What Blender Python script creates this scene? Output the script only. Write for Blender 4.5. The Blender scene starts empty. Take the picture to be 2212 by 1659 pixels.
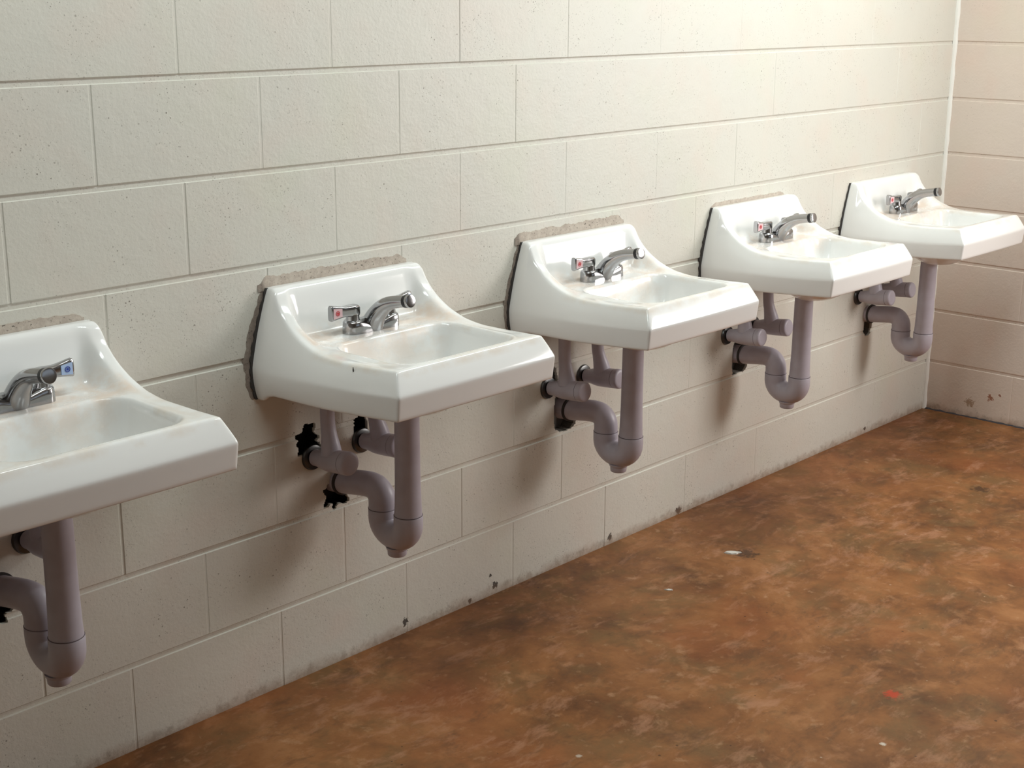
import bpy, bmesh, math, random
from mathutils import Vector, Matrix
random.seed(7)
scene = bpy.context.scene
col = scene.collection

# ------------------------------------------------------------------ camera
f_px = 3066.12
R3 = ((0.67518677, 0.19167599, -0.71230832),
      (-0.73762692, 0.18253366, -0.65006768),
      (0.00541788, 0.96433489, 0.26462969))
cd = bpy.data.cameras.new('camera'); cam = bpy.data.objects.new('camera', cd); col.objects.link(cam)
M4 = Matrix(R3).to_4x4(); M4.translation = Vector((-1.50925, -2.48468, 1.60097))
cam.matrix_world = M4
cd.sensor_width = 36.0; cd.lens = 36.0 * f_px / 2212.0
cd.clip_start = 0.05; cd.clip_end = 100
scene.camera = cam

# ------------------------------------------------------------------ world, lights, exposure
w = bpy.data.worlds.new('daylight'); scene.world = w; w.use_nodes = True
w.node_tree.nodes['Background'].inputs[0].default_value = (0.80, 0.90, 1.0, 1)
w.node_tree.nodes['Background'].inputs[1].default_value = 0.5
scene.view_settings.view_transform = 'Standard'; scene.view_settings.look = 'None'
scene.view_settings.exposure = 0.0; scene.view_settings.gamma = 1.0
scene.view_settings.use_curve_mapping = False
scene.cycles.use_denoising = True
scene.cycles.max_bounces = 8; scene.cycles.diffuse_bounces = 5
def area(name, loc, aim, sx, sy, power, color):
    l = bpy.data.lights.new(name, 'AREA'); l.shape = 'RECTANGLE'; l.size = sx; l.size_y = sy
    l.energy = power; l.color = color
    o = bpy.data.objects.new(name, l); col.objects.link(o); o.location = loc
    o.rotation_euler = (Vector(aim) - Vector(loc)).to_track_quat('-Z', 'Y').to_euler()
    return o
# daylight through the window in the right hand wall and the openings behind the camera
area('window_daylight', (3.66, -2.1, 1.45), (1.3, 0.0, 0.7), 1.2, 1.1, 50, (1.0, 0.95, 0.91))
area('ceiling_strip_light', (2.3, -0.92, 2.68), (2.2, -0.70, 0), 1.8, 0.30, 32, (0.90, 1.0, 0.985))
area('ceiling_strip_light_near', (-0.1, -0.80, 2.68), (-0.1, -0.55, 0), 1.3, 0.25, 16, (0.90, 1.0, 0.985))

# ------------------------------------------------------------------ helpers
def tag(o, label=None, cat=None, group=None, kind=None):
    if label: o['label'] = label
    if cat: o['category'] = cat
    if group: o['group'] = group
    if kind: o['kind'] = kind
    return o
def link(name, me, mat=None, parent=None, smooth=True, auto=None):
    o = bpy.data.objects.new(name, me); col.objects.link(o)
    if mat:
        for m in (mat if isinstance(mat, (list, tuple)) else [mat]): me.materials.append(m)
    if smooth:
        me.polygons.foreach_set('use_smooth', [True] * len(me.polygons))
        if auto is not None: me.set_sharp_from_angle(angle=math.radians(auto))
    if parent: o.parent = parent
    return o
def from_bm(name, bm, mat=None, parent=None, smooth=True, auto=40):
    bmesh.ops.recalc_face_normals(bm, faces=bm.faces)
    me = bpy.data.meshes.new(name); bm.to_mesh(me); bm.free()
    return link(name, me, mat, parent, smooth, auto)
def empty(name, loc):
    o = bpy.data.objects.new(name, None); col.objects.link(o); o.location = loc; o.empty_display_size = 0.05
    return o
def lerp(a, b, t): return a + (b - a) * t
def sstep(a, b, x):
    t = min(1, max(0, (x - a) / (b - a))); return t * t * (3 - 2 * t)
def curve(pts):
    """monotone-ish cubic through (x, y) points"""
    xs = [p[0] for p in pts]; ys = [p[1] for p in pts]; n = len(xs)
    d = [(ys[i+1]-ys[i])/(xs[i+1]-xs[i]) for i in range(n-1)]
    m = [d[0]] + [0 if d[i-1]*d[i] <= 0 else 2*d[i-1]*d[i]/(d[i-1]+d[i]) for i in range(1, n-1)] + [d[-1]]
    def fn(x):
        if x <= xs[0]: return ys[0]
        if x >= xs[-1]: return ys[-1]
        i = 0
        while x > xs[i+1]: i += 1
        h = xs[i+1]-xs[i]; t = (x-xs[i])/h
        return ((2*t**3-3*t*t+1)*ys[i] + (t**3-2*t*t+t)*h*m[i] + (-2*t**3+3*t*t)*ys[i+1] + (t**3-t*t)*h*m[i+1])
    return fn
def tube(bm, pts, n=28, cap=True, sub=6, squash=1.0):
    """pts: (x, y, z, radius); smooth sweep"""
    P = []
    for i in range(len(pts)-1):
        p0 = pts[max(0, i-1)]; p1 = pts[i]; p2 = pts[i+1]; p3 = pts[min(len(pts)-1, i+2)]
        for k in range(sub):
            t = k / sub
            P.append([0.5*((2*b) + (c-a)*t + (2*a-5*b+4*c-d)*t*t + (3*b-a-3*c+d)*t**3) for a, b, c, d in zip(p0, p1, p2, p3)])
    P.append(list(pts[-1]))
    return sweep(bm, P, n, cap, squash)
def sweep(bm, P, n=28, cap=True, squash=1.0):
    rings = []; prev = None
    for i, p in enumerate(P):
        a = Vector(P[max(0, i-1)][:3]); b = Vector(P[min(len(P)-1, i+1)][:3])
        T = (b - a)
        if T.length < 1e-7: T = prev[0]
        T.normalize()
        if prev is None:
            up = Vector((1, 0, 0)) if abs(T.x) < .9 else Vector((0, 1, 0))
            U = (up - T * up.dot(T)).normalized()
        else:
            U = (prev[1] - T * prev[1].dot(T)).normalized()
        V = T.cross(U); prev = (T, U)
        c = Vector(p[:3])
        rings.append([bm.verts.new(c + (U*math.cos(2*math.pi*k/n)*squash + V*math.sin(2*math.pi*k/n))*p[3]) for k in range(n)])
    for r1, r2 in zip(rings, rings[1:]):
        for k in range(n):
            bm.faces.new((r1[k], r1[(k+1) % n], r2[(k+1) % n], r2[k]))
    if cap:
        bm.faces.new(rings[0]); bm.faces.new(list(reversed(rings[-1])))
    return rings
def lathe(bm, prof, origin, axis, n=32):
    """prof: (distance along axis, radius)"""
    A = Vector(axis).normalized(); o = Vector(origin)
    sweep(bm, [list(o + A*d) + [r] for d, r in prof], n, True)
# sweep() takes tangents from neighbours; for lathes with repeated stations nudge them
def lathe_safe(bm, prof, origin, axis, n=32):
    q = []; last = None
    for d, r in prof:
        if last is not None and d <= last: d = last + 1e-5
        q.append((d, r)); last = d
    lathe(bm, q, origin, axis, n)

# ------------------------------------------------------------------ materials
def mat(name, color=(.8, .8, .8), rough=.5, metal=0.0, spec=.5, coat=0.0):
    m = bpy.data.materials.new(name); m.use_nodes = True
    b = m.node_tree.nodes['Principled BSDF']
    b.inputs['Base Color'].default_value = (*color, 1); b.inputs['Roughness'].default_value = rough
    b.inputs['Metallic'].default_value = metal; b.inputs['Specular IOR Level'].default_value = spec
    b.inputs['Coat Weight'].default_value = coat; b.inputs['Coat Roughness'].default_value = .06
    return m, m.node_tree, b
class NT:
    def __init__(s, t): s.t = t
    def n(s, typ, **kw):
        nd = s.t.nodes.new(typ)
        for k, v in kw.items():
            if k.startswith('i_'): nd.inputs[int(k[2:])].default_value = v
            else: setattr(nd, k, v)
        return nd
    def l(s, a, b): s.t.links.new(a, b)
    def math(s, op, a, b=None, clamp=False):
        nd = s.n('ShaderNodeMath', operation=op); nd.use_clamp = clamp
        for i, v in enumerate((a, b)):
            if v is None: continue
            if isinstance(v, (int, float)): nd.inputs[i].default_value = v
            else: s.l(v, nd.inputs[i])
        return nd.outputs[0]
    def ramp(s, v, stops):
        nd = s.n('ShaderNodeValToRGB'); cr = nd.color_ramp
        while len(cr.elements) < len(stops): cr.elements.new(.5)
        for e, (p, c) in zip(cr.elements, stops):
            e.position = p; e.color = (*c, 1) if len(c) == 3 else c
        s.l(v, nd.inputs[0]); return nd.outputs[0]
    def rangeto(s, v, a, b, c=0, d=1):
        nd = s.n('ShaderNodeMapRange'); s.l(v, nd.inputs[0])
        for i, x in enumerate((a, b, c, d)): nd.inputs[i+1].default_value = x
        return nd.outputs[0]
    def mix(s, fac, a, b, mode='MIX'):
        nd = s.n('ShaderNodeMix', data_type='RGBA', blend_type=mode)
        for i, v in ((0, fac), (6, a), (7, b)):
            if isinstance(v, (int, float)): nd.inputs[i].default_value = v
            elif isinstance(v, tuple): nd.inputs[i].default_value = (*v, 1)
            else: s.l(v, nd.inputs[i])
        return nd.outputs[2]
    def noise(s, vec, scale, detail=3, rough=.55):
        nd = s.n('ShaderNodeTexNoise'); nd.inputs['Scale'].default_value = scale
        nd.inputs['Detail'].default_value = detail; nd.inputs['Roughness'].default_value = rough
        s.l(vec, nd.inputs['Vector']); return nd.outputs['Fac']
    def voro(s, vec, scale):
        nd = s.n('ShaderNodeTexVoronoi'); nd.inputs['Scale'].default_value = scale
        s.l(vec, nd.inputs['Vector']); return nd
    def objc(s):
        return s.n('ShaderNodeTexCoord').outputs['Object']
    def sep(s, v):
        nd = s.n('ShaderNodeSeparateXYZ'); s.l(v, nd.inputs[0]); return nd.outputs

SPOTS = [(2.005, .012, .016), (1.655, .022, .012), (1.150, .026, .012), (1.13, .06, .006), (.808, .03, .012), (3.2, .02, .01), (1.05, .012, .008)]
def block_material(name, base, deep_axis, deep_sign, deep_at):
    m, t, b = mat(name, rough=.42, spec=.4)
    N = NT(t); oc = N.objc(); xyz = N.sep(oc)
    big = N.noise(oc, 2.6, 2)
    c = N.mix(N.rangeto(big, .35, .68), base, tuple(x*k for x, k in zip(base, (.97, .985, 1.0))))
    pink = N.noise(oc, 5.5, 2)
    c = N.mix(N.rangeto(pink,   .50, .72, 0, .42), c, (base[0]*1.03, base[1]*.93, base[2]*.92))
    grn = N.n('ShaderNodeMapping'); N.l(oc, grn.inputs[0]); grn.inputs[1].default_value = (7.3, 2.1, 4.4)
    g2 = N.noise(grn.outputs[0], 4.5, 2)
    c = N.mix(N.rangeto(g2, .54, .75, 0, .4), c, (base[0]*.95, base[1]*1.01, base[2]*.94))
    # pin holes of the block face showing through the paint
    v1 = N.voro(oc, 105); v2 = N.voro(oc, 240)
    dens = N.rangeto(N.noise(oc, 9, 3), .42, .66)
    rs = N.sep(v1.outputs['Color'])
    pit1 = N.math('MULTIPLY', N.math('LESS_THAN', v1.outputs['Distance'], N.math('MULTIPLY', rs[0], .22)), N.math('GREATER_THAN', rs[1], .62))
    r2 = N.sep(v2.outputs['Color'])
    pit2 = N.math('MULTIPLY', N.math('LESS_THAN', v2.outputs['Distance'], N.math('MULTIPLY', r2[0], .33)), N.math('GREATER_THAN', r2[1], .5))
    pit = N.math('MULTIPLY', N.math('MAXIMUM', pit1, N.math('MULTIPLY', pit2, .7)), dens)
    c = N.mix(N.math('MULTIPLY', pit, .75), c, (.10, .075, .05))
    # grime along the foot of the wall
    z = xyz[2]
    gn = N.noise(oc, 38, 4, .7)
    low = N.rangeto(z, 0.0, .055, 1, 0)
    gr = N.math('MULTIPLY', N.rangeto(N.math('ADD', gn, N.math('MULTIPLY', low, .28)), .66, .84), N.rangeto(z, .02, .08, 1, 0))
    c = N.mix(N.math('MULTIPLY', gr, .38), c, (.16, .12, .085))
    for sx, sy, sz, sr, sc in ([(a, 0, b_, r_, (.03, .022, .018)) for a, b_, r_ in SPOTS] if deep_axis == 1 else [(3.68, -.275, .094, .013, (.32, .12, .06)), (3.68, -.19, .06, .02, (.40, .27, .18)), (3.68, -.31, .11, .006, (.30, .12, .07))]):
        dd = N.n('ShaderNodeVectorMath', operation='DISTANCE'); N.l(oc, dd.inputs[0]); dd.inputs[1].default_value = (sx, sy, sz)
        e = N.math('ADD', N.math('DIVIDE', dd.outputs['Value'], sr), N.math('MULTIPLY', N.math('SUBTRACT', N.noise(oc, 95, 3, .7), .5), 3.2))
        c = N.mix(N.rangeto(e, .75, .95, .9, 0), c, sc)
    low2 = N.rangeto(N.math('ADD', z, N.math('MULTIPLY', N.noise(oc, 14, 3), .05)), .025, .055, .5, 0)
    c = N.mix(low2, c, (.30, .17, .10))
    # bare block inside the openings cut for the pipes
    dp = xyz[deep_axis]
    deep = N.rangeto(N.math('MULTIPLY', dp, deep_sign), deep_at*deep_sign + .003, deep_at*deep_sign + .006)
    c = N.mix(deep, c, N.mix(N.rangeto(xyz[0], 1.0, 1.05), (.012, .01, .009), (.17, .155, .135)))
    N.l(c, b.inputs['Base Color'])
    bn = N.noise(oc, 130, 3, .6); bn2 = N.noise(oc, 22, 2)
    h = N.math('SUBTRACT', N.math('ADD', N.math('MULTIPLY', bn, .5), N.math('MULTIPLY', bn2, .8)), N.math('MULTIPLY', pit, 1.4))
    bp = N.n('ShaderNodeBump'); bp.inputs['Strength'].default_value = .5; bp.inputs['Distance'].default_value = .0026
    N.l(h, bp.inputs['Height']); N.l(bp.outputs[0], b.inputs['Normal'])
    return m
CREAM = (.70, .68, .61)
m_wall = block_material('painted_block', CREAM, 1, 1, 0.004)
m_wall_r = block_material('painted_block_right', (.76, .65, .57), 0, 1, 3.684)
m_trim, _, _ = mat('white_caulk', (.86, .85, .80), .4)
m_ceil, _, _ = mat('ceiling_white', (.75, .75, .72), .7)
m_plain, _, _ = mat('painted_plain', (.34, .31, .27), .6)

def floor_material():
    m, t, b = mat('stained_concrete', rough=.5, spec=.18)
    N = NT(t); oc = N.objc()
    wn = N.n('ShaderNodeTexNoise'); wn.inputs['Scale'].default_value = 2.2; wn.inputs['Detail'].default_value = 3; N.l(oc, wn.inputs['Vector'])
    vm = N.n('ShaderNodeVectorMath', operation='MULTIPLY_ADD'); N.l(wn.outputs['Color'], vm.inputs[0]); vm.inputs[1].default_value = (.16, .16, .16); N.l(oc, vm.inputs[2])
    warp = vm.outputs[0]
    n1 = N.noise(warp, 4.6, 8, .66); n2 = N.noise(warp, 13.0, 6, .62)
    mp = N.n('ShaderNodeMapping'); N.l(warp, mp.inputs[0]); mp.inputs[1].default_value = (5.1, 3.3, 0); n3 = N.noise(mp.outputs[0], 6.5, 7, .68)
    mp2 = N.n('ShaderNodeMapping'); N.l(warp, mp2.inputs[0]); mp2.inputs[1].default_value = (1.1, 8.3, 0); n4 = N.noise(mp2.outputs[0], 24.0, 5, .62)
    c = N.ramp(n1, [(.32, (.10, .042, .017)), (.45, (.19, .078, .028)), (.56, (.26, .108, .038)), (.70, (.34, .155, .062))])
    c = N.mix(N.rangeto(n3, .48, .64, 0, .65), c, (.165, .098, .042))
    c = N.mix(N.rangeto(n2, .56, .74, 0, .5), c, (.46, .22, .10))
    c = N.mix(N.rangeto(n4, .60, .72, 0, .5), c, (.46, .27, .15))
    c = N.mix(N.rangeto(n4, .40, .28, 0, .35), c, (.09, .042, .02))
    red = N.n('ShaderNodeMapping'); N.l(warp, red.inputs[0]); red.inputs[1].default_value = (9.1, 4.3, 0)
    c = N.mix(N.rangeto(N.noise(red.outputs[0], 2.0, 4), .52, .68, 0, .5), c, (.26, .075, .025))
    v = N.voro(oc, 34); vs = N.sep(v.outputs['Color'])
    sp = N.math('MULTIPLY', N.math('LESS_THAN', v.outputs['Distance'], N.math('MULTIPLY', vs[0], .12)), N.math('GREATER_THAN', vs[1], .82))
    c = N.mix(N.math('MULTIPLY', sp, .7), c, (.03, .015, .01))
    v2 = N.voro(oc, 26); v2s = N.sep(v2.outputs['Color'])
    sp2 = N.math('MULTIPLY', N.math('LESS_THAN', v2.outputs['Distance'], N.math('MULTIPLY', v2s[0], .09)), N.math('GREATER_THAN', v2s[1], .88))
    c = N.mix(N.math('MULTIPLY', sp2, .6), c, (.5, .38, .28))
    mp5 = N.n('ShaderNodeMapping'); N.l(warp, mp5.inputs[0]); mp5.inputs[1].default_value = (3.7, 6.1, 0); mp5.inputs[3].default_value = (1.0, 2.2, 1)
    c = N.mix(N.rangeto(N.noise(mp5.outputs[0], 7.0, 8, .72), .53, .66, 0, .55), c, (.42, .215, .125))
    c = N.mix(N.rangeto(N.noise(mp5.outputs[0], 5.0, 8, .75), .46, .34, 0, .55), c, (.10, .05, .024))
    for fx, fy, fr, fc in ((1.366, -1.092, .022, (.50, .05, .02)), (.640, -.726, .008, (.50, .42, .34)), (1.875, -.345, .035, (.03, .018, .012)), (2.9, -.6, .03, (.05, .025, .015)), (1.14, -1.189, .008, (.7, .65, .55))):
        dd = N.n('ShaderNodeVectorMath', operation='DISTANCE'); N.l(oc, dd.inputs[0]); dd.inputs[1].default_value = (fx, fy, 0)
        e = N.math('ADD', N.math('DIVIDE', dd.outputs['Value'], fr), N.math('MULTIPLY', N.math('SUBTRACT', N.noise(oc, 60, 3, .7), .5), 3.0))
        c = N.mix(N.rangeto(e, .5, 1.1, .75, 0), c, fc)
    N.l(c, b.inputs['Base Color'])
    N.l(N.rangeto(n3, .3, .7, .34, .55), b.inputs['Roughness'])
    bp = N.n('ShaderNodeBump'); bp.inputs['Strength'].default_value = .25; bp.inputs['Distance'].default_value = .002
    N.l(N.math('ADD', n2, N.math('MULTIPLY', N.noise(oc, 60, 3), .4)), bp.inputs['Height']); N.l(bp.outputs[0], b.inputs['Normal'])
    return m
m_floor = floor_material()

def porcelain():
    m, t, b = mat('vitreous_china', (.87, .875, .865), .13, coat=.35)
    N = NT(t); oc = N.objc(); x, y, z = N.sep(oc)
    oi = N.n('ShaderNodeObjectInfo')
    off = N.n('ShaderNodeVectorMath', operation='ADD'); N.l(oc, off.inputs[0])
    cb = N.n('ShaderNodeCombineXYZ'); N.l(N.math('MULTIPLY', oi.outputs['Random'], 20), cb.inputs[0]); N.l(cb.outputs[0], off.inputs[1])
    n1 = N.noise(off.outputs[0], 16, 4, .6)
    deck = N.math('MULTIPLY', N.math('MULTIPLY', N.rangeto(y, -.19, -.15), N.rangeto(y, -.035, -.065)), N.math('MULTIPLY', N.rangeto(z, .90, .875), N.rangeto(N.math('ABSOLUTE', x), .222, .212)))
    scum = N.math('MULTIPLY', N.rangeto(n1, .36, .60), deck)
    c = N.mix(N.math('MULTIPLY', scum, .6), (.87, .875, .865), (.72, .53, .39))
    rim = N.math('MULTIPLY', N.rangeto(z, .838, .848), N.rangeto(y, -.15, -.2))
    c = N.mix(N.math('MULTIPLY', N.math('MULTIPLY', N.rangeto(n1, .42, .66), rim), .38), c, (.70, .56, .42))
    N.l(c, b.inputs['Base Color'])
    N.l(N.math('ADD', N.math('MULTIPLY', scum, .3), .13), b.inputs['Roughness'])
    return m
m_china = porcelain()
m_chrome, _, _ = mat('worn_chrome', (.40, .40, .41), .16, 1.0)
m_chrome_d, _, _ = mat('dark_band', (.02, .02, .022), .35, .3)
m_grate, _, _ = mat('drain_metal', (.45, .44, .42), .3, 1.0)
m_red, _, _ = mat('hot_red', (.62, .02, .035), .35)
m_pink, _, _ = mat('hot_plate', (.80, .55, .58), .35)
m_blue, _, _ = mat('cold_blue', (.02, .05, .35), .35)
m_sky, _, _ = mat('cold_plate', (.42, .55, .80), .35)
m_seam, _, _ = mat('dark_seam', (.05, .045, .05), .8)
def sleeve():
    m, t, b = mat('pipe_sleeve', (.44, .40, .43), .38, spec=.4)
    N = NT(t); oc = N.objc()
    c = N.mix(N.rangeto(N.noise(oc, 14, 3), .4, .7), (.50, .475, .545), (.44, .405, .46))
    N.l(c, b.inputs['Base Color']); return m
m_pipe = sleeve()
def mortar():
    m, t, b = mat('rough_mortar', rough=.9, spec=.2)
    N = NT(t); oc = N.objc()
    n = N.noise(oc, 55, 4, .7); n2 = N.noise(oc, 160, 3, .7)
    c = N.mix(N.rangeto(n, .38, .62), (.36, .30, .25), (.52, .46, .39))
    sx = N.sep(oc)[0]
    c = N.mix(N.rangeto(sx, -.222, -.232, 0, .55), c, (.16, .13, .115))
    c = N.mix(N.rangeto(sx, -.232, -.222, 0, .35), c, (.68, .60, .53))
    c = N.mix(N.rangeto(n2, .60, .67, 0, .8), c, (.07, .06, .05))
    N.l(c, b.inputs['Base Color'])
    bp = N.n('ShaderNodeBump'); bp.inputs['Strength'].default_value = .6; bp.inputs['Distance'].default_value = .0015
    N.l(n, bp.inputs['Height']); N.l(bp.outputs[0], b.inputs['Normal'])
    return m
m_mortar = mortar()
m_gap, _, _ = mat('dark_gap_shade_and_ring', (.045, .04, .038), .8)  # painted shade of the gap beside each sink; also the trap's dark wall ring
m_mould, _, _ = mat('black_mould', (.012, .010, .009), .9, spec=.1)
m_paper, _, _ = mat('white_scrap', (.62, .60, .55), .7)

# ------------------------------------------------------------------ setting
XC = 3.68; H = .2032
ROWS = [0.0, .198, .4045, .6062, .8160, 1.0216, 1.2273, 1.4350, 1.6405, 1.846, 2.05, 2.255, 2.46, 2.665, 2.80]
def block_sheet(bm, u0, u1, joints_odd, to3):
    """painted block face with tooled joints; to3(u, depth, z)"""
    hz = .0050; dz = .0034; bz = .0030; hv = .0024; bv = .0016
    def row(prof, z, flat=None):
        return [bm.verts.new(to3(u, d if flat is None else flat, z)) for u, d in prof]
    for r in range(len(ROWS)-1):
        zb, zt = ROWS[r], ROWS[r+1]
        js = sorted(j for j in (joints_odd if r % 2 == 0 else [j + H for j in joints_odd]) if u0 + .02 < j < u1 - .02)
        prof = [(u0, 0)]
        for j in js:
            d = (.0017 - .0011*min(1, max(0, (j+.2)/1.8))) * random.uniform(.6, 1.25)
            f1 = prof[-1][1]; f2 = random.uniform(-.0005, .0005)
            prof += [(j-hv-bv, f1), (j-hv, d), (j+hv, d), (j+hv+bv, f2)]
        prof += [(u1, prof[-1][1])]
        R = []
        if r > 0: R += [row(prof, zb, dz), row(prof, zb+hz, dz), row(prof, zb+hz+bz)]
        else: R += [row(prof, zb)]
        if r < len(ROWS)-2: R += [row(prof, zt-hz-bz*.5), row(prof, zt-hz, dz), row(prof, zt, dz)]
        else: R += [row(prof, zt)]
        for a, b in zip(R, R[1:]):
            for k in range(len(prof)-1): bm.faces.new((a[k], a[k+1], b[k+1], b[k]))
    bmesh.ops.remove_doubles(bm, verts=bm.verts, dist=1e-5)

def wall_back():
    X0 = -2.5
    bm = bmesh.new()
    # openings: irregular outlines cut out of the sheet, walls going back into the block
    block_sheet(bm, X0, XC, [i*2*H for i in range(-6, 10)], lambda u, d, z: (u, d, z))
    for cx, cz, rx, rz, jag, sq in HOLES:
        pts = []
        n = 44
        js = [random.random()*2-1 for _ in range(n)]; js = [(js[q-1] + 1.6*js[q] + js[(q+1) % n])/2.2 for q in range(n)]
        for k in range(n):
            a = 2*math.pi*k/n
            ca, sa = math.cos(a), math.sin(a)
            p = 2.0/sq
            rr = 1 + jag * js[k]
            pts.append((cx + rx*rr*math.copysign(abs(ca)**p, ca), cz + rz*rr*math.copysign(abs(sa)**p, sa)))
        cut_hole(bm, pts)
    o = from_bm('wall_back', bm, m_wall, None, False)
    tag(o, kind='structure'); return o
def cut_hole(bm, pts):
    # slice the sheet along every edge line of the outline inside its bounding box, then drop what lies inside
    x0 = min(p[0] for p in pts)-.01; x1 = max(p[0] for p in pts)+.01
    z0 = min(p[1] for p in pts)-.01; z1 = max(p[1] for p in pts)+.01
    def slab(co, no, geom):
        return bmesh.ops.bisect_plane(bm, geom=geom, plane_co=co, plane_no=no, dist=1e-7)
    def near(a0, a1, c0, c1):
        fs = [f for f in bm.faces if min(v.co.x for v in f.verts) < a1 and max(v.co.x for v in f.verts) > a0 and min(v.co.z for v in f.verts) < c1 and max(v.co.z for v in f.verts) > c0]
        g = set(fs)
        for f in fs: g.update(f.edges); g.update(f.verts)
        return list(g)
    for co, no in (((x0, 0, 0), (1, 0, 0)), ((x1, 0, 0), (1, 0, 0)), ((0, 0, z0), (0, 0, 1)), ((0, 0, z1), (0, 0, 1))):
        slab(co, no, near(x0, x1, z0, z1))
    n = len(pts)
    step = .0028
    k = x0 + step
    while k < x1 - 1e-6:
        slab((k, 0, 0), (1, 0, 0), near(x0, x1, z0, z1)); k += step
    k = z0 + step
    while k < z1 - 1e-6:
        slab((0, 0, k), (0, 0, 1), near(x0, x1, z0, z1)); k += step
    def inside(x, z):
        r = False; j = n-1
        for i in range(n):
            xi, zi = pts[i]; xj, zj = pts[j]
            if (zi > z) != (zj > z) and x < (xj-xi)*(z-zi)/(zj-zi)+xi: r = not r
            j = i
        return r
    dead = []
    for f in bm.faces:
        c = f.calc_center_median()
        if x0 < c.x < x1 and z0 < c.z < z1 and inside(c.x, c.z): dead.append(f)
    bmesh.ops.delete(bm, geom=dead, context='FACES')
    be = [e for e in bm.edges if e.is_boundary and x0+.001 < e.verts[0].co.x < x1-.001 and z0+.001 < e.verts[0].co.z < z1-.001]
    if be:
        ret = bmesh.ops.extrude_edge_only(bm, edges=be)
        nv = [g for g in ret['geom'] if isinstance(g, bmesh.types.BMVert)]
        for v in nv: v.co.y = .045
        ne = [g for g in ret['geom'] if isinstance(g, bmesh.types.BMEdge)]
    vs = [bm.verts.new((x, .045, z)) for x, z in ((x0, z0), (x1, z0), (x1, z1), (x0, z1))]
    bm.faces.new(vs)

CX = [-.262, .624, 1.466, 2.340, 3.182]
HOLES = []
# nearest sink and second sink: ragged broken-out holes; the rest: neat slots
HOLES += [(CX[0]-.085, .575, .030, .030, .30, 2), (CX[0]-.035, .425, .034, .034, .28, 2), (CX[0]-.075, .50, .03, .03, .3, 2)]
HOLES += [(CX[1]-.118, .590, .036, .034, .30, 2), (CX[1]-.035, .442, .040, .036, .25, 2), (CX[1]+.045, .585, .022, .040, .15, 2)]
HOLES += [(CX[2]-.028, .468, .050, .060, .04, 4), (CX[2]-.092, .575, .028, .036, .1, 2)]
HOLES += [(CX[3]-.022, .462, .046, .058, .04, 4)]
HOLES += [(CX[4]-.016, .440, .030, .052, .05, 3)]
wall_back()

bm = bmesh.new()
block_sheet(bm, 0.0, 3.0 - 1.55, [-.357 + .8128*0 + .7136 + 2*H*i - .0 for i in range(0, 6)], lambda u, d, z: (XC + d, -u, z))
wr = from_bm('wall_right', bm, m_wall_r, None, False); tag(wr, kind='structure')
# plain remainder of the right wall with its window opening (outside the frame)
def quad(bm, pts): bm.faces.new([bm.verts.new(p) for p in pts])
bm = bmesh.new()
Y0, Y1, YW0, YW1, ZW0, ZW1 = -1.45, -4.6, -1.5, -2.7, .85, 2.05
for (ya, yb, za, zb) in ((Y0, YW0, 0, 2.8), (YW1, Y1, 0, 2.8), (YW0, YW1, 0, ZW0), (YW0, YW1, ZW1, 2.8)):
    quad(bm, [(XC, ya, za), (XC, yb, za), (XC, yb, zb), (XC, ya, zb)])
for a, b in (((YW0, ZW0), (YW1, ZW0)), ((YW1, ZW0), (YW1, ZW1)), ((YW1, ZW1), (YW0, ZW1)), ((YW0, ZW1), (YW0, ZW0))):
    quad(bm, [(XC, a[0], a[1]), (XC, b[0], b[1]), (XC+.15, b[0], b[1]), (XC+.15, a[0], a[1])])
o = from_bm('wall_right_end', bm, m_plain, None, False); tag(o, kind='structure')
bm = bmesh.new()
for (xa, xb, za, zb) in ((-2.5, .2, 0, 2.8), (3.2, XC, 0, 2.8), (.2, 3.2, 0, 1.5), (.2, 3.2, 2.4, 2.8)):
    quad(bm, [(xa, -4.6, za), (xb, -4.6, za), (xb, -4.6, zb), (xa, -4.6, zb)])
o = from_bm('wall_front', bm, m_plain, None, False); tag(o, kind='structure')
bm = bmesh.new(); quad(bm, [(-2.5, 0, 0), (-2.5, -4.6, 0), (-2.5, -4.6, 2.8), (-2.5, 0, 2.8)])
o = from_bm('wall_left', bm, m_plain, None, False); tag(o, kind='structure')
bm = bmesh.new(); quad(bm, [(-2.5, .1, 2.8), (XC+.1, .1, 2.8), (XC+.1, -4.6, 2.8), (-2.5, -4.6, 2.8)])
o = from_bm('ceiling', bm, m_ceil, None, False); tag(o, kind='structure')
bm = bmesh.new(); quad(bm, [(-2.5, .1, 0), (XC+.1, .1, 0), (XC+.1, -4.6, 0), (-2.5, -4.6, 0)])
o = from_bm('floor', bm, m_floor, None, False); tag(o, kind='structure')
# caulked corner between the two block walls
bm = bmesh.new()
rows = []
for i in range(90):
    z = 2.8*i/89; r = .0115 + .0012*math.sin(i*1.7) + random.uniform(-.0006, .0006)
    rows.append([bm.verts.new((XC + .002 - (r+.002)*math.cos(a) , .002 - (r+.002)*math.sin(a), z)) for a in [math.pi/2*k/6 for k in range(7)]])
for a, b in zip(rows, rows[1:]):
    for k in range(6): bm.faces.new((a[k], a[k+1], b[k+1], b[k]))
o = from_bm('trim_1', bm, m_trim, None, True, 60); tag(o, kind='structure')
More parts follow.
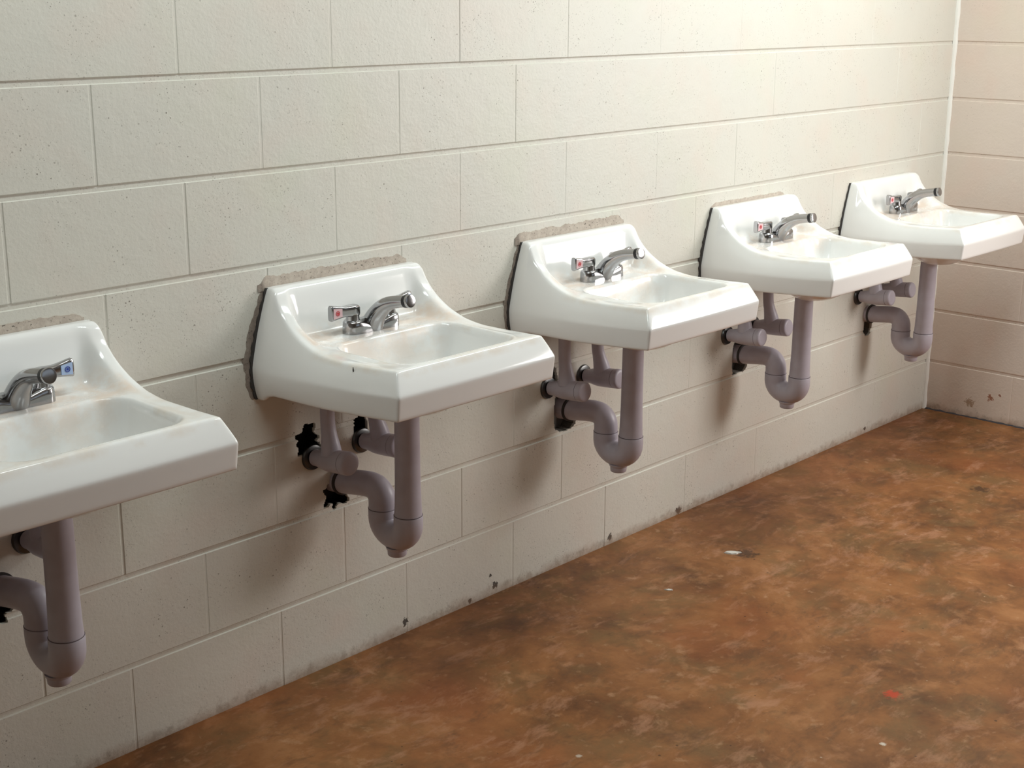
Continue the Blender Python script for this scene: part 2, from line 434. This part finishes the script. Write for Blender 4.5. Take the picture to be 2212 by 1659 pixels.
# thin dark joint where the right wall meets the floor
bm = bmesh.new()
n = 120; a_ = []; 
for i in range(n):
    y = -1.4*i/(n-1); w_ = .005 + random.uniform(-.0015, .003); h_ = .005 + random.uniform(-.0015, .003)
    a_.append([bm.verts.new((XC + .003, y, h_)), bm.verts.new((XC - w_*.5, y, h_*.6)), bm.verts.new((XC - w_, y, 0.0))])
for p, q in zip(a_, a_[1:]):
    for k in range(2): bm.faces.new((p[k], p[k+1], q[k+1], q[k]))
o = from_bm('trim_2', bm, m_seam, None, True, 60); tag(o, kind='structure')

# ------------------------------------------------------------------ wash basin (local x across, y out of wall is negative, z absolute)
E_ = curve([(0, .9735), (.018, .973), (.030, .966), (.045, .940), (.065, .915), (.09, .894), (.13, .872), (.18, .857), (.24, .8515), (.32, .853), (.42, .858)])
HWT = curve([(0, .222), (.04, .226), (.09, .231), (.16, .234), (.26, .233), (.36, .228), (.42, .224)])
HWR = curve([(0, .272), (.1, .268), (.3, .255), (.446, .244)])
ZR = curve([(0, .798), (.1, .796), (.3, .800), (.446, .809)])
HWB = curve([(0, .260), (.05, .266), (.1, .264), (.3, .252), (.44, .242)])
ZB = curve([(0, .722), (.022, .7245), (.045, .737), (.07, .7425), (.2, .743), (.32, .748), (.44, .755)])
SP = curve([(0, .9735), (.012, .9735), (.022, .970), (.030, .956), (.038, .925), (.048, .888), (.056, .868), (.068, .859), (.085, .857), (.14, .857), (.30, .857), (.42, .858)])
def ztop(x, Y):      # Y = distance out from the wall
    hw = HWT(Y); d = hw - abs(x)
    c = SP(Y)
    # inner corners of the recess are rounded: raise near the sides
    bx, bY0, bY1, rr = .176, .158, .396, .050
    qx = abs(x) - (bx - rr); qy = abs(Y - (bY0+bY1)/2) - ((bY1-bY0)/2 - rr)
    sd = math.hypot(max(qx, 0), max(qy, 0)) + min(max(qx, qy), 0) - rr
    di = -sd
    if di > -.006:
        t = min(1, max(0, (di + .006)/.078))
        depth = .118 * (1 - (1-t)**2.4) * sstep(-.006, .010, di)
        rdr = math.hypot(x, Y - .215)
        depth += .020 * max(0, 1 - rdr/.16) * t
        c -= depth
    wgt = sstep(.060, .024, d)
    e = E_(Y)
    z = c + (e - c) * wgt
    if d < .02: z -= .0015 * (1 - d/.02)**2
    return z
def basin_mesh():
    bm = bmesh.new()
    NX, NY = 132, 124
    def ydist(j):
        t = j/(NY-1)
        return .42 * (0.55*t + .45*t*t) if False else .42*(t**1.25)
    top = []
    for j in range(NY):
        Y = ydist(j); hw = HWT(Y)
        top.append([bm.verts.new((lerp(-hw, hw, i/(NX-1)), -Y, ztop(lerp(-hw, hw, i/(NX-1)), Y))) for i in range(NX)])
    for j in range(NY-1):
        for i in range(NX-1):
            bm.faces.new((top[j][i], top[j][i+1], top[j+1][i+1], top[j+1][i]))
    # perimeter stations: left side back->front, front left->right, right side front->back
    st = []
    for j in range(NY): t = ydist(j)/.42; st.append(('L', t, top[j][0]))
    for i in range(1, NX): st.append(('F', i/(NX-1), top[NY-1][i]))
    for j in range(NY-2, -1, -1): t = ydist(j)/.42; st.append(('R', t, top[j][NX-1]))
    KU, KL = 15, 13
    def ring_pt(s, lev):
        kind, t, v = s
        if kind in 'LR':
            sg = -1 if kind == 'L' else 1
            tp = v.co; Rr = Vector((sg*HWR(.446*t), -.446*t, ZR(.446*t))); Bb = Vector((sg*HWB(.44*t), -.440*t, ZB(.44*t)))
        else:
            sx = t*2-1
            tp = v.co; Rr = Vector((sx*HWR(.446), -.446 - .003*(1-sx*sx), ZR(.446))); Bb = Vector((sx*HWB(.44), -.440 - .003*(1-sx*sx), ZB(.44)))
        if lev <= KU:
            k = lev/KU; p = tp.lerp(Rr, k)
            if kind in 'LR': p.x += sg*.004*math.sin(math.pi*k)*(1-t*.6)
            else: p.y -= .001*math.sin(math.pi*k)
            return p
        k = (lev-KU)/KL; p = Rr.lerp(Bb, k)
        if kind in 'LR': p.x += sg*.003*math.sin(math.pi*k)*(1-t)
        return p
    prev = [s[2] for s in st]
    for lev in range(1, KU+KL+1):
        cur = [bm.verts.new(ring_pt(s, lev)) for s in st]
        for a in range(len(st)-1):
            bm.faces.new((prev[a], prev[a+1], cur[a+1], cur[a]))
        prev = cur
    # underside
    bot = []
    for j in range(NY):
        Y = .44*ydist(j)/.42; hw = HWB(Y); row = []
        for i in range(NX):
            if i == 0: row.append(prev[j])
            elif i == NX-1: row.append(prev[len(st)-1-j])
            elif j == NY-1: row.append(prev[NY-1+i])
            else:
                sx = i/(NX-1)*2-1; x = sx*hw
                d = min(hw-abs(x), .44-Y); 
                z = ZB(Y)*1.0
                inn = sstep(.012, .03, d)
                z += .020*inn*sstep(0.0, .05, Y)
                r = math.hypot(x/1.15, (Y-.25)*1.0)
                z -= .075*sstep(.185, .03, r)*inn
                row.append(bm.verts.new((x, -Y - .003*(1-sx*sx)*(Y/.44), z)))
        bot.append(row)
    for j in range(NY-1):
        for i in range(NX-1):
            bm.faces.new((bot[j][i], bot[j+1][i], bot[j+1][i+1], bot[j][i+1]))
    back = set(v for v in bm.verts if abs(v.co.y) < 1e-6)
    mv = [v for v in bm.verts if v not in back]
    for _ in range(3): bmesh.ops.smooth_vert(bm, verts=mv, factor=.5, use_axis_x=True, use_axis_y=True, use_axis_z=True)
    # flat back
    loop = list(reversed(top[0])) 
    left = []
    be = [e for e in bm.edges if e.is_boundary]
    bmesh.ops.contextual_create(bm, geom=be)
    bmesh.ops.recalc_face_normals(bm, faces=bm.faces)
    me = bpy.data.meshes.new('basin'); bm.to_mesh(me); bm.free()
    return me

def bed_mesh(kind):
    """rough mortar left bare round the back edge; x,z in the wall plane"""
    zs = [.725 + i*(.974-.725)/40 for i in range(41)]
    BK = curve([(.722, .260), (.758, .2715), (.80, .272), (.87, .257), (.974, .222)])
    bm = bmesh.new(); rnd = random.Random(hash(kind) if False else sum(ord(c) for c in kind))
    th = -.0008
    def strip(inner, outer):
        pi = None
        for a, b in zip(inner, outer):
            q = (bm.verts.new((a[0], th-.0012, a[1])), bm.verts.new((b[0], th, b[1])), bm.verts.new((b[0]*1.0, .002, b[1])))
            if pi:
                bm.faces.new((pi[0], q[0], q[1], pi[1])); bm.faces.new((pi[1], q[1], q[2], pi[2]))
            pi = q
    P = PATCH[kind]
    if P['left']:
        j = 0; out = []; inn = []
        for i, z in enumerate(zs):
            j = j*.75 + rnd.uniform(-1, 1)*P['left']*.13
            wd = P['left'] * (.55 + .5*math.sin(math.pi*min(1, (z-.715)/.25))) + j
            inn.append((-BK(z)+.012, z)); out.append((-BK(z) - max(.003, wd), z))
        strip(inn, out)
    if P['top']:
        x0, x1, hgt = P['top']; n = 90; j = 0; inn = []; out = []
        for i in range(n):
            x = lerp(x0, x1, i/(n-1)); j = j*.7 + rnd.uniform(-1, 1)*hgt*.09
            e = sstep(0, .06, i/(n-1))*sstep(1, .94, i/(n-1))
            inn.append((x, .965)); out.append((x, .974 + max(.002, hgt*(.35+.65*e) + j)))
        strip(inn, out)
    return bm
def gap_mesh(wd):  # dark strip standing in for the shadow gap and mould beside the sink
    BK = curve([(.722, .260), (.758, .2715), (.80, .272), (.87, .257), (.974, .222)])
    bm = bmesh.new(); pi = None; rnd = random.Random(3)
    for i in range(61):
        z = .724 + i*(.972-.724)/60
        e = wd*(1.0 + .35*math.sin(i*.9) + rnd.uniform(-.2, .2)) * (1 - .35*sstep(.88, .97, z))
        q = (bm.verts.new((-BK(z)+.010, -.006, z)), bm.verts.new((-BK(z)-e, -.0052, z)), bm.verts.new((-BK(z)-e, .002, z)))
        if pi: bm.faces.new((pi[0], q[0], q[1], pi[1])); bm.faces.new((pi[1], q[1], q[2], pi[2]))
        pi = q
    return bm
PATCH = {
    'a': dict(left=.012, top=(-.225, .212, .017)),
    'b': dict(left=.020, top=(-.245, .205, .022)),
    'c': dict(left=.014, top=(-.245, .215, .024)),
    'd': dict(left=.004, top=(-.222, .190, .011)),
    'e': dict(left=None, top=None),
}
basin_me = basin_mesh()
basin_me.materials.append(m_china)
basin_me.polygons.foreach_set('use_smooth', [True]*len(basin_me.polygons))

def make_sink(i, label):
    r = empty('wall_hung_sink', (CX[i], 0, 0))
    tag(r, label, 'sink', 'wall-hung white sinks in a row')
    b = bpy.data.objects.new('basin', basin_me); col.objects.link(b); b.parent = r; b.location = (0, -.0035, 0)
    # overflow slot and drain
    bm = bmesh.new()
    lathe_safe(bm, [(0, .031), (.002, .031), (.003, .027), (.0031, .012), (.0012, .011)], (0, -.2185, ztop(0, .2185)+.0005), (0, 0, 1), 36)
    from_bm('drain_flange', bm, m_grate, r)
    if i == 1:
        bm = bmesh.new(); lathe_safe(bm, [(0, .0006), (.006, .0014), (.013, .0006)], (-.2385, -.306, .836), (-.1, -.1, 1), 8)
        o = from_bm('chip_mark', bm, m_mould, r); o['label'] = 'small black nick on the side'
    k = 'abcde'[i]
    if PATCH[k]['left'] or PATCH[k]['top']:
        o = from_bm('mortar_bed', bed_mesh(k), m_mortar, r, True, 30); o['label'] = 'rough grey unpainted mortar strip'
    o = from_bm('gap_shade_strip', gap_mesh([.0035, .0045, .0038, .0055, .0035][i]), m_gap, r, True, 30); o['label'] = 'dark strip painted as the shadow gap and mould'
    return r

# ------------------------------------------------------------------ faucet (origin on the deck under the base centre)
def faucet_proto():
    P = {}
    bm = bmesh.new(); n = 72; L, W = .0790, .0250
    def outline(inset):
        pts = []
        for k in range(n):
            a = 2*math.pi*k/n; ca, sa = math.cos(a), math.sin(a)
            l2, w2 = L-inset, W-inset
            cxx = (l2-w2)*math.copysign(min(1, abs(ca)*3.2), ca)
            pts.append((cxx + w2*ca, w2*sa * (1 - .10*(1-sstep(.01, .04, abs(cxx))))))
        return pts
    def hh(x): return .0190 + .0110*sstep(.024, .042, abs(x))
    rings = []
    for inset, fr in ((0, 0), (.0003, .5), (.0012, .82), (.004, .97), (.009, 1.0), (.016, 1.02)):
        rings.append([bm.verts.new((x, y, fr*hh(x))) for x, y in outline(inset)])
    for a, b in zip(rings, rings[1:]):
        for k in range(n): bm.faces.new((a[k], a[(k+1) % n], b[(k+1) % n], b[k]))
    tp = rings[-1]
    for k in range(n//2-1):
        a, b, c, d = tp[(k+n//4) % n], tp[(k+1+n//4) % n], tp[(n//4-k-1) % n], tp[(n//4-k) % n]
        if len({a, b, c, d}) == 4: bm.faces.new((a, b, c, d))
        elif len({a, b, c, d}) == 3: bm.faces.new(tuple(dict.fromkeys((a, b, c, d))))
    bm.faces.new(rings[0])
    P['base'] = bm
    bm = bmesh.new()
    tube(bm, [(0, -.002, .008, .026), (0, -.010, .022, .0245), (0, -.025, .042, .0215), (0, -.046, .060, .0185), (0, -.070, .0715, .0155), (0, -.100, .0785, .0142), (0, -.121, .082, .0136)], n=32, sub=7, squash=1.02)
    P['spout'] = bm
    bm = bmesh.new()
    ax = Vector((0, -.982, .188)); o = Vector((0, -.1195, .0817))
    lathe_safe(bm, [(-.0035, .0125), (-.003, .01475), (.0055, .01475), (.0062, .0125)], o, ax, 32)
    P['aerator_band'] = bm
    bm = bmesh.new()
    lathe_safe(bm, [(.0062, .0118), (.0065, .0146), (.0085, .0150), (.0125, .0150), (.0140, .0142), (.0144, .0120), (.0147, .006), (.0148, .001)], o, ax, 32)
    P['aerator'] = bm
    return P
def handle_bm(s):
    bm = bmesh.new()
    # lever: flared bar from the hub outwards
    secs = [(-.014, .0105, .011, .0475), (-.010, .0130, .0135, .0475), (.008, .0130, .0130, .0480), (.026, .0100, .0115, .0490), (.040, .0085, .0135, .0495), (.056, .0080, .0165, .0500), (.0645, .0080, .0180, .0500), (.0665, .0068, .0168, .0500)]
    rings = []
    for x, hy, hz, z in secs:
        ring = []
        for k in range(24):
            a = 2*math.pi*(k+.5)/24; p = .45
            ca, sa = math.cos(a), math.sin(a)
            ring.append(bm.verts.new((s*x, hy*math.copysign(abs(ca)**p, ca), z + hz*math.copysign(abs(sa)**p, sa))))
        rings.append(ring)
    for a, b in zip(rings, rings[1:]):
        for k in range(24): bm.faces.new((a[k], a[(k+1) % 24], b[(k+1) % 24], b[k]))
    bm.faces.new(rings[0]); bm.faces.new(rings[-1])
    return bm
def stem_bm():
    bm = bmesh.new()
    lathe_safe(bm, [(.0, .0175), (.003, .0175), (.004, .0162), (.012, .0155), (.018, .0150), (.020, .0125), (.024, .0120), (.025, .0108), (.032, .0105)], (0, 0, .022), (0, 0, 1), 32)
    return bm
def plate_bm(s):
    # trapezoid plate on the front face of the lever's outer end
    bm = bmesh.new()
    a, b = .038, .0625
    q = [(s*a, .0105), (s*b, .0140)]
    vs = []
    for (x, h_), yy in ((q[0], -.0090), (q[1], -.0083)):
        for sg in (-1, 1): vs.append((x, yy, .0498 + sg*h_*.86))
    f = [bm.verts.new(v) for v in (vs[0], vs[2], vs[3], vs[1])]
    g = [bm.verts.new((v.co.x, v.co.y-.0009, v.co.z)) for v in f]
    bm.faces.new(g); bm.faces.new(f)
    for k in range(4): bm.faces.new((f[k], f[(k+1) % 4], g[(k+1) % 4], g[k]))
    return bm
def dot_bm(s):
    bm = bmesh.new()
    c = Vector((s*.0512, -.0098, .0498)); t = Vector((s*.0245, .0007, 0)).normalized(); z = Vector((0, 0, 1)); nn = Vector((-s*.0039*0 , -1, 0))
    def disc(r0, r1):
        n = 24
        for k in range(n):
            a0, a1 = 2*math.pi*k/n, 2*math.pi*(k+1)/n
            p = lambda r, a: c + t*math.cos(a)*r + z*math.sin(a)*r
            if r0 == 0: bm.faces.new([bm.verts.new(v) for v in (c, p(r1, a0), p(r1, a1))])
            else: bm.faces.new([bm.verts.new(v) for v in (p(r0, a0), p(r1, a0), p(r1, a1), p(r0, a1))])
    disc(0, .0024); disc(.0044, .0056)
    bmesh.ops.remove_doubles(bm, verts=bm.verts, dist=1e-6)
    r = bmesh.ops.extrude_face_region(bm, geom=list(bm.faces))
    for v in [g for g in r['geom'] if isinstance(g, bmesh.types.BMVert)]: v.co.y -= .0007
    return bm
def build_faucet():
    r = empty('faucet', (0, 0, 0)); P = faucet_proto()
    from_bm('base', P['base'], m_chrome, r, True, 50)
    sp = from_bm('spout', P['spout'], m_chrome, r, True, 50)
    o = from_bm('aerator_band', P['aerator_band'], m_chrome_d, sp); o['label'] = 'black ring behind the spout tip'
    from_bm('aerator', P['aerator'], m_chrome, sp)
    for s, mp, md, nm in ((-1, m_pink, m_red, 'red'), (1, m_sky, m_blue, 'blue')):
        h_ = from_bm('handle', handle_bm(s), m_chrome, r, True, 50); h_.location = (s*.0555, 0, .004)
        h_['label'] = 'handle with a %s index plate' % nm
        st = from_bm('stem', stem_bm(), m_chrome, h_)
        pl = from_bm('index_plate', plate_bm(s), mp, h_, False); pl['label'] = ('pink and red' if s < 0 else 'pale and dark blue') + ' index plate'
        d = from_bm('index_mark', dot_bm(s), md, h_, False); d['label'] = nm + ' dot in a ring'
    return r
def copy_tree(o, parent=None):
    c = o.copy(); col.objects.link(c); c.parent = parent
    for ch in list(o.children): copy_tree(ch, c)
    return c

# ------------------------------------------------------------------ trap and shut-off valves (origin: sink centre on the wall line)
def build_trap():
    r = empty('drain_trap', (0, 0, 0))
    DY = -.213; UY = -.125; zc = .426
    bm = bmesh.new()
    lathe_safe(bm, [(0, .0285), (.03, .0290), (.17, .0300), (.235, .0315), (.2585, .0330), (.2595, .0330)], (0, DY, .690), (0, 0, -1), 36)
    from_bm('tailpiece', bm, m_pipe, r)
    bm = bmesh.new(); m0 = (DY+UY)/2; rad = abs(DY-UY)/2
    P = [(0, DY, zc+.004, .0335), (0, DY, zc+.002, .0345), (0, DY, zc-.016, .0345)]
    for k in range(0, 17):
        a = math.pi*k/16
        P.append((0, m0 - rad*math.cos(a), zc-.020 - rad*math.sin(a)*.85, .0345))
    P += [(0, UY, zc-.016, .0345), (0, UY, zc-.002, .0345), (0, UY, zc, .0335)]
    sweep(bm, P, 36)
    from_bm('trap_bend', bm, m_pipe, r)
    bm = bmesh.new()
    lathe_safe(bm, [(0, .027), (.006, .0255), (.008, .0235), (.020, .0225), (.022, .021)], (0, m0-.004, zc-.020-rad*.85-.026), (0, 0, -1), 32)
    from_bm('cleanout_plug', bm, m_pipe, r)
    bm = bmesh.new()
    wx = -.028
    P = [(0, UY, zc, .0335), (0, UY, zc+.016, .0332), (-.001, UY+.003, zc+.032, .0325), (-.004, UY+.014, zc+.047, .0318), (-.009, UY+.030, zc+.053, .031), (-.015, UY+.055, zc+.053, .0305), (-.024, -.022, zc+.048, .030), (wx, .02, zc+.045, .030)]
    tube(bm, P, 36, sub=5)
    from_bm('trap_arm', bm, m_pipe, r)
    bm = bmesh.new()
    lathe_safe(bm, [(0, .0345), (.006, .0350), (.0065, .0315)], (wx+.003, -.020, zc+.048), (0.08, 1, 0), 32)
    o = from_bm('slip_nut', bm, m_gap, r); o['label'] = 'dark ring where the arm enters the wall'
    # seams between sleeve sections
    for nm, (x, y, z, ra) in (('seam', (0, DY, zc+.006, .0342)), ('seam', (0, UY, zc+.002, .0345))):
        bm = bmesh.new(); lathe_safe(bm, [(0, ra), (.0007, ra+.0002), (.0012, ra)], (x, y, z), (0, 0, -1), 36)
        from_bm(nm, bm, m_seam2, r)
    return r
m_seam2, _, _ = mat('sleeve_seam', (.16, .13, .15), .6)
def build_valve(lean):
    r = empty('shutoff_valve', (0, 0, 0))
    bm = bmesh.new()
    lathe_safe(bm, [(0, .0195), (.012, .020), (.026, .0225), (.045, .0262), (.075, .0275), (.104, .0275)], (0, -.012, .551), (0, -1, .10), 36)
    from_bm('valve_sleeve', bm, m_pipe, r)
    bm = bmesh.new()
    lathe_safe(bm, [(0, .0268), (.0006, .0268), (.0012, .0278), (.012, .0282), (.017, .0272), (.0195, .0245), (.0200, .018)], (0, -.116, .5615), (0, -1, .10), 36)
    from_bm('end_cap', bm, m_pipe, r)
    bm = bmesh.new()
    lathe_safe(bm, [(0, .0268), (.0012, .0270)], (0, -.1152, .5614), (0, -1, .10), 36)
    from_bm('seam', bm, m_seam2, r)
    bm = bmesh.new()
    P = [(0, -.070, .572, .025), (lean*.3, -.068, .592, .0225), (lean*.7, -.064, .618, .0185), (lean, -.060, .650, .0170), (lean*1.3, -.058, .745, .0165)]
    tube(bm, P, 32, sub=6)
    from_bm('supply_riser', bm, m_pipe, r)
    bm = bmesh.new()
    lathe_safe(bm, [(0, .031), (.003, .0315), (.008, .029), (.010, .022)], (0, .001, .550), (0, -1, .06), 36)
    o = from_bm('escutcheon', bm, m_esc, r); o['label'] = 'tarnished metal wall ring'
    return r
m_esc, _, _ = mat('tarnished_metal', (.10, .10, .10), .3, 1.0)

# ------------------------------------------------------------------ place the five washing places
WHO = ['nearest the camera, cut off by the left edge', 'second from the left', 'middle of the five', 'second from the corner', 'in the far corner']
SINKL = [
    'large white wall-hung sink cut off by the left edge, blue-marked handle showing',
    'whole white wall-hung sink second from the left, black nick on its side rim',
    'white wall-hung sink in the middle of the row of five',
    'white wall-hung sink second from the corner of the room',
    'white wall-hung sink farthest away, beside the corner of the room']
FAUL = [
    'chrome faucet cut off by the left edge, its blue-marked cold handle showing',
    'chrome two-handle faucet with red-marked handle on the second sink from the left',
    'chrome two-handle faucet with red-marked handle on the middle sink of the five',
    'chrome two-handle faucet on the sink second from the room corner',
    'chrome two-handle faucet on the farthest sink, beside the room corner']
SH = ['the nearest sink, at the left edge', 'the second sink from the left', 'the middle sink', 'the sink second from the corner', 'the farthest sink by the corner']
trap0 = build_trap(); fau0 = build_faucet()
vl0 = build_valve(0.0); vr0 = build_valve(-.012)
for i in range(5):
    make_sink(i, SINKL[i])
    fa = fau0 if i == 0 else copy_tree(fau0)
    fa.location = (CX[i], -.098, .8572)
    tag(fa, FAUL[i], 'faucet', 'chrome faucets on the sinks')
    tr = trap0 if i == 0 else copy_tree(trap0)
    tr.location = (CX[i], 0, 0); tag(tr, 'grey sleeved U-shaped drain trap hanging under ' + SH[i], 'drain pipe', 'drain traps under the sinks')
    vl = vl0 if i == 0 else copy_tree(vl0)
    vl.location = (CX[i]-.106, 0, 0); tag(vl, 'left grey sleeved water valve on the wall under ' + SH[i], 'pipe', 'shutoff valves under the sinks')
    vr = vr0 if i == 0 else copy_tree(vr0)
    vr.location = (CX[i]+.048, 0, .006); tag(vr, 'right grey sleeved water valve on the wall under ' + SH[i], 'pipe', 'shutoff valves under the sinks')

# ------------------------------------------------------------------ litter on the floor
def scrap(x, y, lx, ly, rot, h_, label):
    bm = bmesh.new(); n = 11; rnd = random.Random(int(abs(x)*1000))
    lo = []; hi = []
    for k in range(n):
        a = 2*math.pi*k/n; q = 1 + rnd.uniform(-.25, .2)
        px, py = lx*q*math.cos(a), ly*q*math.sin(a)
        lo.append(bm.verts.new((px, py, 0))); hi.append(bm.verts.new((px*.9, py*.9, h_*(1+rnd.uniform(-.3, .3)))))
    bm.faces.new(hi); bm.faces.new(lo)
    for k in range(n): bm.faces.new((lo[k], lo[(k+1) % n], hi[(k+1) % n], hi[k]))
    o = from_bm('paper_scrap', bm, m_paper, None, False); o.location = (x, y, 0); o.rotation_euler = (0, 0, rot)
    tag(o, label, 'litter')
scrap(1.848, -.312, .026, .010, -.75, .004, 'larger pale scrap lying on the brown floor near the wall')
scrap(1.498, -.338, .013, .004, -.9, .003, 'thin white sliver on the brown floor left of the larger pale scrap')
